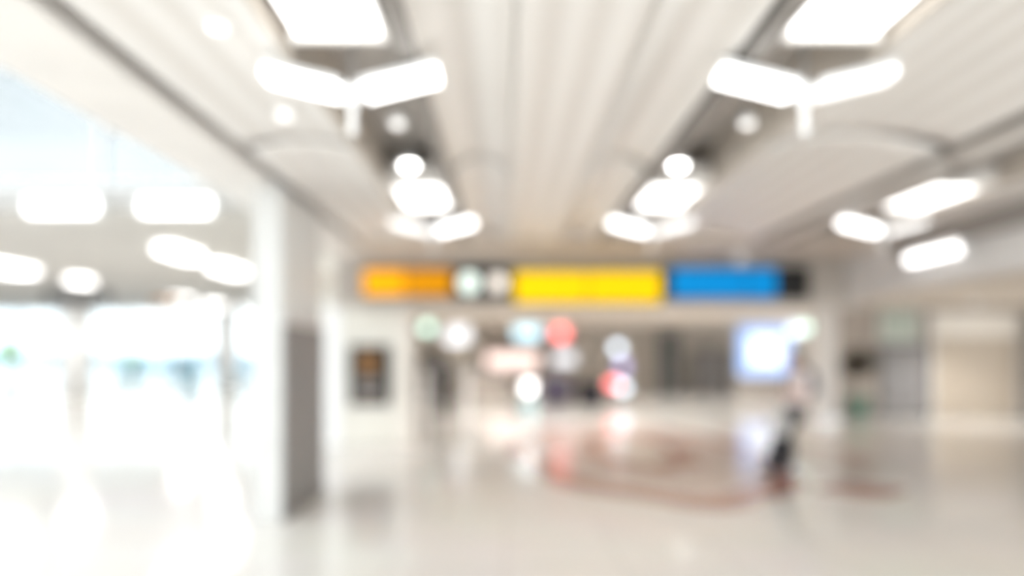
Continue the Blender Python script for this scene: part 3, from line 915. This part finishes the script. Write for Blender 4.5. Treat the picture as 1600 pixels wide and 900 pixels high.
def make_person(name, label, loc, rz, J, cols, vox=.007, hair_long=False, hands=True):
    """J: joints in local space, person faces -x"""
    root = empty(name, loc, rz)
    tag(root, label, 'person')
    mb = MB()
    # trunk
    mb.ball(J['pelvis'], (.115, .165, .12), 3)
    mb.chain([J['pelvis'], J['waist'], J['chest'], J['neckbase']], [.115, .10, .115, .06])
    mb.ball(J['chest'], (.108, .165, .15), 3)
    mb.chain([J['neckbase'], J['neck']], [.056, .052])
    hc_ = Vector(J['head'])
    mb.cap(J['neck'], hc_ + Vector((.01, 0, -.04)), .052, .052)
    P = head(mb, hc_, J.get('tilt', 0))
    for s in 'LR':
        mb.chain([J['sh' + s], J['el' + s], J['wr' + s]], [.052, .040, .026])
        mb.cap(J['neckbase'], J['sh' + s], .06, .05)
        fw, pn, sd = J['hand' + s]
        hand(mb, J['wr' + s], fw, pn, sd, J.get('curl' + s, 1.))
        mb.chain([J['hip' + s], J['kn' + s], J['an' + s]], [.085, .055, .037])
        mb.cap(J['an' + s], J['toe' + s], .034, .026)
    mb.build('body', M['skin'], root, remesh=vox, sm_it=3)
    # trousers
    mb = MB()
    mb.ball(Vector(J['pelvis']) + Vector((0, 0, .02)), (.128, .178, .13), 3)
    mb.cap(J['pelvis'], Vector(J['pelvis']).lerp(Vector(J['waist']), .55), .125, .118)
    for s in 'LR':
        an = Vector(J['an' + s]).lerp(Vector(J['kn' + s]), .08)
        mb.chain([J['hip' + s], J['kn' + s], an], [.125, .112, .104])
    mb.build('trousers', M[cols['trousers']], root, remesh=.012, sm_it=3)
    # shirt with sleeves
    mb = MB()
    low = Vector(J['pelvis']).lerp(Vector(J['waist']), .30)
    mb.ball(low, (.132, .182, .09), 3)
    mb.chain([low, J['waist'], J['chest']], [.128, .122, .128])
    mb.ball(J['waist'], (.125, .165, .14), 3)
    mb.ball(J['chest'], (.122, .178, .165), 3)
    mb.cap(J['chest'], J['neckbase'], .11, .074)
    for s in 'LR':
        mb.cap(J['neckbase'], J['sh' + s], .066, .066)
        cuff = Vector(J['el' + s]).lerp(Vector(J['wr' + s]), cols.get('sleeve', .8)) if cols.get('sleeve', .8) > 0 else Vector(J['sh' + s]).lerp(Vector(J['el' + s]), .7)
        if cols.get('sleeve', .8) > 0:
            mb.chain([J['sh' + s], J['el' + s], cuff], [.068, .056, .044])
        else:
            mb.chain([J['sh' + s], cuff], [.068, .062])
    mb.build(cols.get('topname', 'shirt'), M[cols['shirt']], root, remesh=.012, sm_it=3)
    # shoes
    for s in 'LR':
        an, toe = Vector(J['an' + s]), Vector(J['toe' + s])
        heel = an + (an - toe).normalized() * .035
        heel.z = max(an.z - .055, .03)
        mb = MB().cap(heel, toe, .043, .036).cap(an + Vector((0, 0, -.02)), (heel + toe) / 2, .046, .04)
        mb.build('shoe', M['shoe'], root, remesh=.010, sm_it=3)
    # hair
    mb = MB()
    mb.ball(P(.026, 0, .036), (.100, .084, .094), 4)
    mb.ball(P(.06, 0, -.03), (.06, .074, .09), 3)
    mb.ball(P(-.055, 0, .082), (.042, .06, .026), 3)
    if hair_long:
        mb.chain([P(.07, 0, -.03), P(.095, 0, -.12), P(.10, 0, -.2)], [.07, .06, .035])
    mb.build('hair', M['hair'], root, remesh=.007, sm_it=3)
    for s in (-1, 1):
        MB().ball(P(-.0835, s * .031, .004), (.008, .0105, .0065), 2).build('eye', M['dark'], root, smooth=True)
    return root, P

V = Vector
# walker, facing -x (towards the left of the photo)
JW = dict(
    pelvis=(.09, 0, .90), waist=(.105, 0, 1.07), chest=(.11, 0, 1.25), neckbase=(.105, 0, 1.40), neck=(.095, 0, 1.455),
    head=(.075, 0, 1.575), tilt=-.06,
    shL=(.115, -.175, 1.365), elL=(.135, -.215, 1.09), wrL=(-.09, -.175, 1.15),
    shR=(.115, .175, 1.365), elR=(.10, .22, 1.09), wrR=(-.12, .16, 1.10),
    handL=((-.95, .1, .0), (0, 0, -1), (0, .9, .2)), handR=((-.95, -.1, .0), (0, -.2, -.9), (0, -.9, .1)), curlL=1.25, curlR=1.1,
    hipL=(.08, -.09, .88), knL=(-.15, -.095, .51), anL=(-.30, -.095, .095), toeL=(-.46, -.10, .04),
    hipR=(.09, .09, .88), knR=(.0, .095, .49), anR=(.01, .095, .11), toeR=(-.14, .10, .04),
)
px_, py_ = 4.03, 10.0
make_person('person', 'walking person in pale shirt and black trousers with a grey bag and backpack', (px_, py_, 0), 0, JW,
            dict(shirt='shirt', trousers='trousers', sleeve=0), vox=.0055, hair_long=True)
# tote bag hanging from the near (left) hand
tb = empty('tote_bag', (px_ - .20, py_ - .165, .52))
tag(tb, 'light grey tote bag hanging from the walking person\'s hand', 'bag')
def fbag(u, v):
    t = u * 2 * math.pi
    k = .92 + .10 * math.sin(math.pi * v)
    sx, sy = math.cos(t), math.sin(t)
    return Vector((.115 * k * math.copysign(abs(sx) ** .6, sx), .065 * k * math.copysign(abs(sy) ** .7, sy), .30 * v))
mb = MB().grid(fbag, 40, 10)
bmesh.ops.remove_doubles(mb.bm, verts=mb.bm.verts, dist=1e-4)
bmesh.ops.holes_fill(mb.bm, edges=[e for e in mb.bm.edges if e.is_boundary and max(v.co.z for v in e.verts) < .01])
mb.build('bag_body', M['tote'], tb, smooth=True, solid=.004)
for s in (-1, 1):
    pts = [V((-.08, s * .058, .26)), V((-.065, s * .045, .42)), V((-.03, s * .02, .58)), V((0, s * .006, .622)), V((.03, s * .02, .58)), V((.065, s * .045, .42)), V((.08, s * .058, .26))]
    mb = MB()
    mb.chain(pts, [.008] * 7)
    mb.build('handle', M['tote'], tb, smooth=True)
# backpack on the back
bp = empty('backpack', (px_ + .30, py_, 1.05))
tag(bp, 'dark grey backpack on the walking person\'s back', 'bag')
MB().ball((0, 0, .20), (.085, .145, .21), 4).box(-.07, .06, -.12, .12, .03, .3).build('pack', M['bagblack'], bp, remesh=.012, sm_it=4)
MB().ball((.075, 0, .12), (.035, .10, .10), 3).build('front_pocket', M['bagblack'], bp, smooth=True)
for s in (-1, 1):
    mb = MB().chain([(-.05, s * .10, .36), (-.15, s * .115, .405), (-.25, s * .115, .375), (-.315, s * .12, .25), (-.30, s * .135, .10), (-.17, s * .17, .03), (-.03, s * .12, .05)], [.014] * 7)
    mb.build('strap', M['charcoal'], bp, smooth=True)

# shopper with dark hair behind the gates, facing the shop (away, slightly left)
JS = dict(
    pelvis=(0, 0, .90), waist=(.0, 0, 1.07), chest=(0, 0, 1.25), neckbase=(.0, 0, 1.40), neck=(-.005, 0, 1.455), head=(-.02, 0, 1.575),
    shL=(0, -.18, 1.365), elL=(.03, -.235, 1.09), wrL=(-.04, -.225, .86),
    shR=(0, .18, 1.365), elR=(.03, .235, 1.09), wrR=(-.05, .225, .87),
    handL=((-.2, 0, -.97), (0, .9, .1), (-.95, 0, .2)), handR=((-.2, 0, -.97), (0, -.9, .1), (-.95, 0, .2)), curlL=.6, curlR=.6,
    hipL=(0, -.09, .88), knL=(-.02, -.10, .49), anL=(.03, -.10, .095), toeL=(-.13, -.12, .04),
    hipR=(0, .09, .88), knR=(-.02, .10, .49), anR=(.04, .10, .095), toeR=(-.12, .12, .04),
)
make_person('person', 'dark haired person in grey standing between the white security gates', (PX(694, 19.2), 19.2, 0), R(-70), JS,
            dict(shirt='jacket', trousers='jacket', topname='jacket', sleeve=.95), vox=.008, hair_long=True)

# ------------------------------------------------------------------ light given by the fixtures, plus added fill lights without fixtures
def area(x, y, z, sx, sy, power, up=False, colr=(1, .99, .975)):
    l = bpy.data.lights.new('hall_light', 'AREA')
    l.shape = 'RECTANGLE'
    l.size, l.size_y = sx, sy
    l.energy = power
    l.color = colr
    o = bpy.data.objects.new('hall_light', l)
    o.location = (x, y, z)
    o.rotation_euler = (R(180) if up else 0, 0, 0)
    col.objects.link(o)
def spot(x, y, z, power, ang=130):
    l = bpy.data.lights.new('spot_light', 'SPOT')
    l.energy = power
    l.spot_size = R(ang)
    l.spot_blend = .6
    l.shadow_soft_size = .06
    l.color = (1, .985, .965)
    o = bpy.data.objects.new('spot_light', l)
    o.location = (x, y, z)
    col.objects.link(o)
for x, y in ((4.27, 16.9), (4.75, 21.3), (1.7, 18.2), (-.7, 19.0), (11.6, 17.4), (1.2, 25.5), (6.6, 26.5), (-2.4, 26.), (10.0, 22.5), (1.0, 14.2)):  # spots listed after the downlights are added shop fill, with no fixture
    spot(x, y, 2.93, 105)
for x, y in ((-8.95, 19.4), (-9.05, 22.9), (-16.1, 22.6), (-16, 26.4), (-16, 34.8), (-16, 38.8), (-24, 30), (-12, 30)):  # the last pair is added hall fill, with no lamp panel there
    area(x, y, 4.38, .5, 1.8, 20)

# ------------------------------------------------------------------ sky and camera
w = bpy.data.worlds.new('World')
sc.world = w
w.use_nodes = True
nt = w.node_tree
bg = nt.nodes['Background']
tc = nt.nodes.new('ShaderNodeTexCoord')
nz = nt.nodes.new('ShaderNodeTexNoise')
nz.inputs['Scale'].default_value = 3.5
nz.inputs['Detail'].default_value = 4
rp = nt.nodes.new('ShaderNodeValToRGB')
rp.color_ramp.elements[0].position = .38
rp.color_ramp.elements[0].color = (.80, .90, .95, 1)
rp.color_ramp.elements[1].position = .58
rp.color_ramp.elements[1].color = (1.0, 1.0, 1.0, 1)
nt.links.new(tc.outputs['Generated'], nz.inputs['Vector'])
nt.links.new(nz.outputs['Fac'], rp.inputs['Fac'])
nt.links.new(rp.outputs['Color'], bg.inputs['Color'])
bg.inputs['Strength'].default_value = 1.0

cam = bpy.data.cameras.new('camera')
co = bpy.data.objects.new('camera', cam)
col.objects.link(co)
co.location = (0, 0, 1.6)
co.rotation_euler = (R(90), 0, 0)
cam.sensor_width = 36
cam.lens = 36 * 1100 / 1600
cam.shift_x = (800 - 790) / 1600
cam.shift_y = (560 - 450) / 1600
cam.clip_end = 500
cam.dof.use_dof = True
cam.dof.focus_distance = 1.5
cam.dof.aperture_fstop = cam.lens / 1000 / .061
sc.camera = co

sc.view_settings.view_transform = 'Standard'
sc.view_settings.look = 'None'
sc.view_settings.gamma = 1
sc.view_settings.exposure = 1.93
sc.view_settings.use_curve_mapping = False
sc.cycles.use_denoising = True
sc.cycles.max_bounces = 10
sc.cycles.diffuse_bounces = 6
sc.cycles.sample_clamp_indirect = 6
sc.cycles.caustics_reflective = False
sc.cycles.caustics_refractive = False
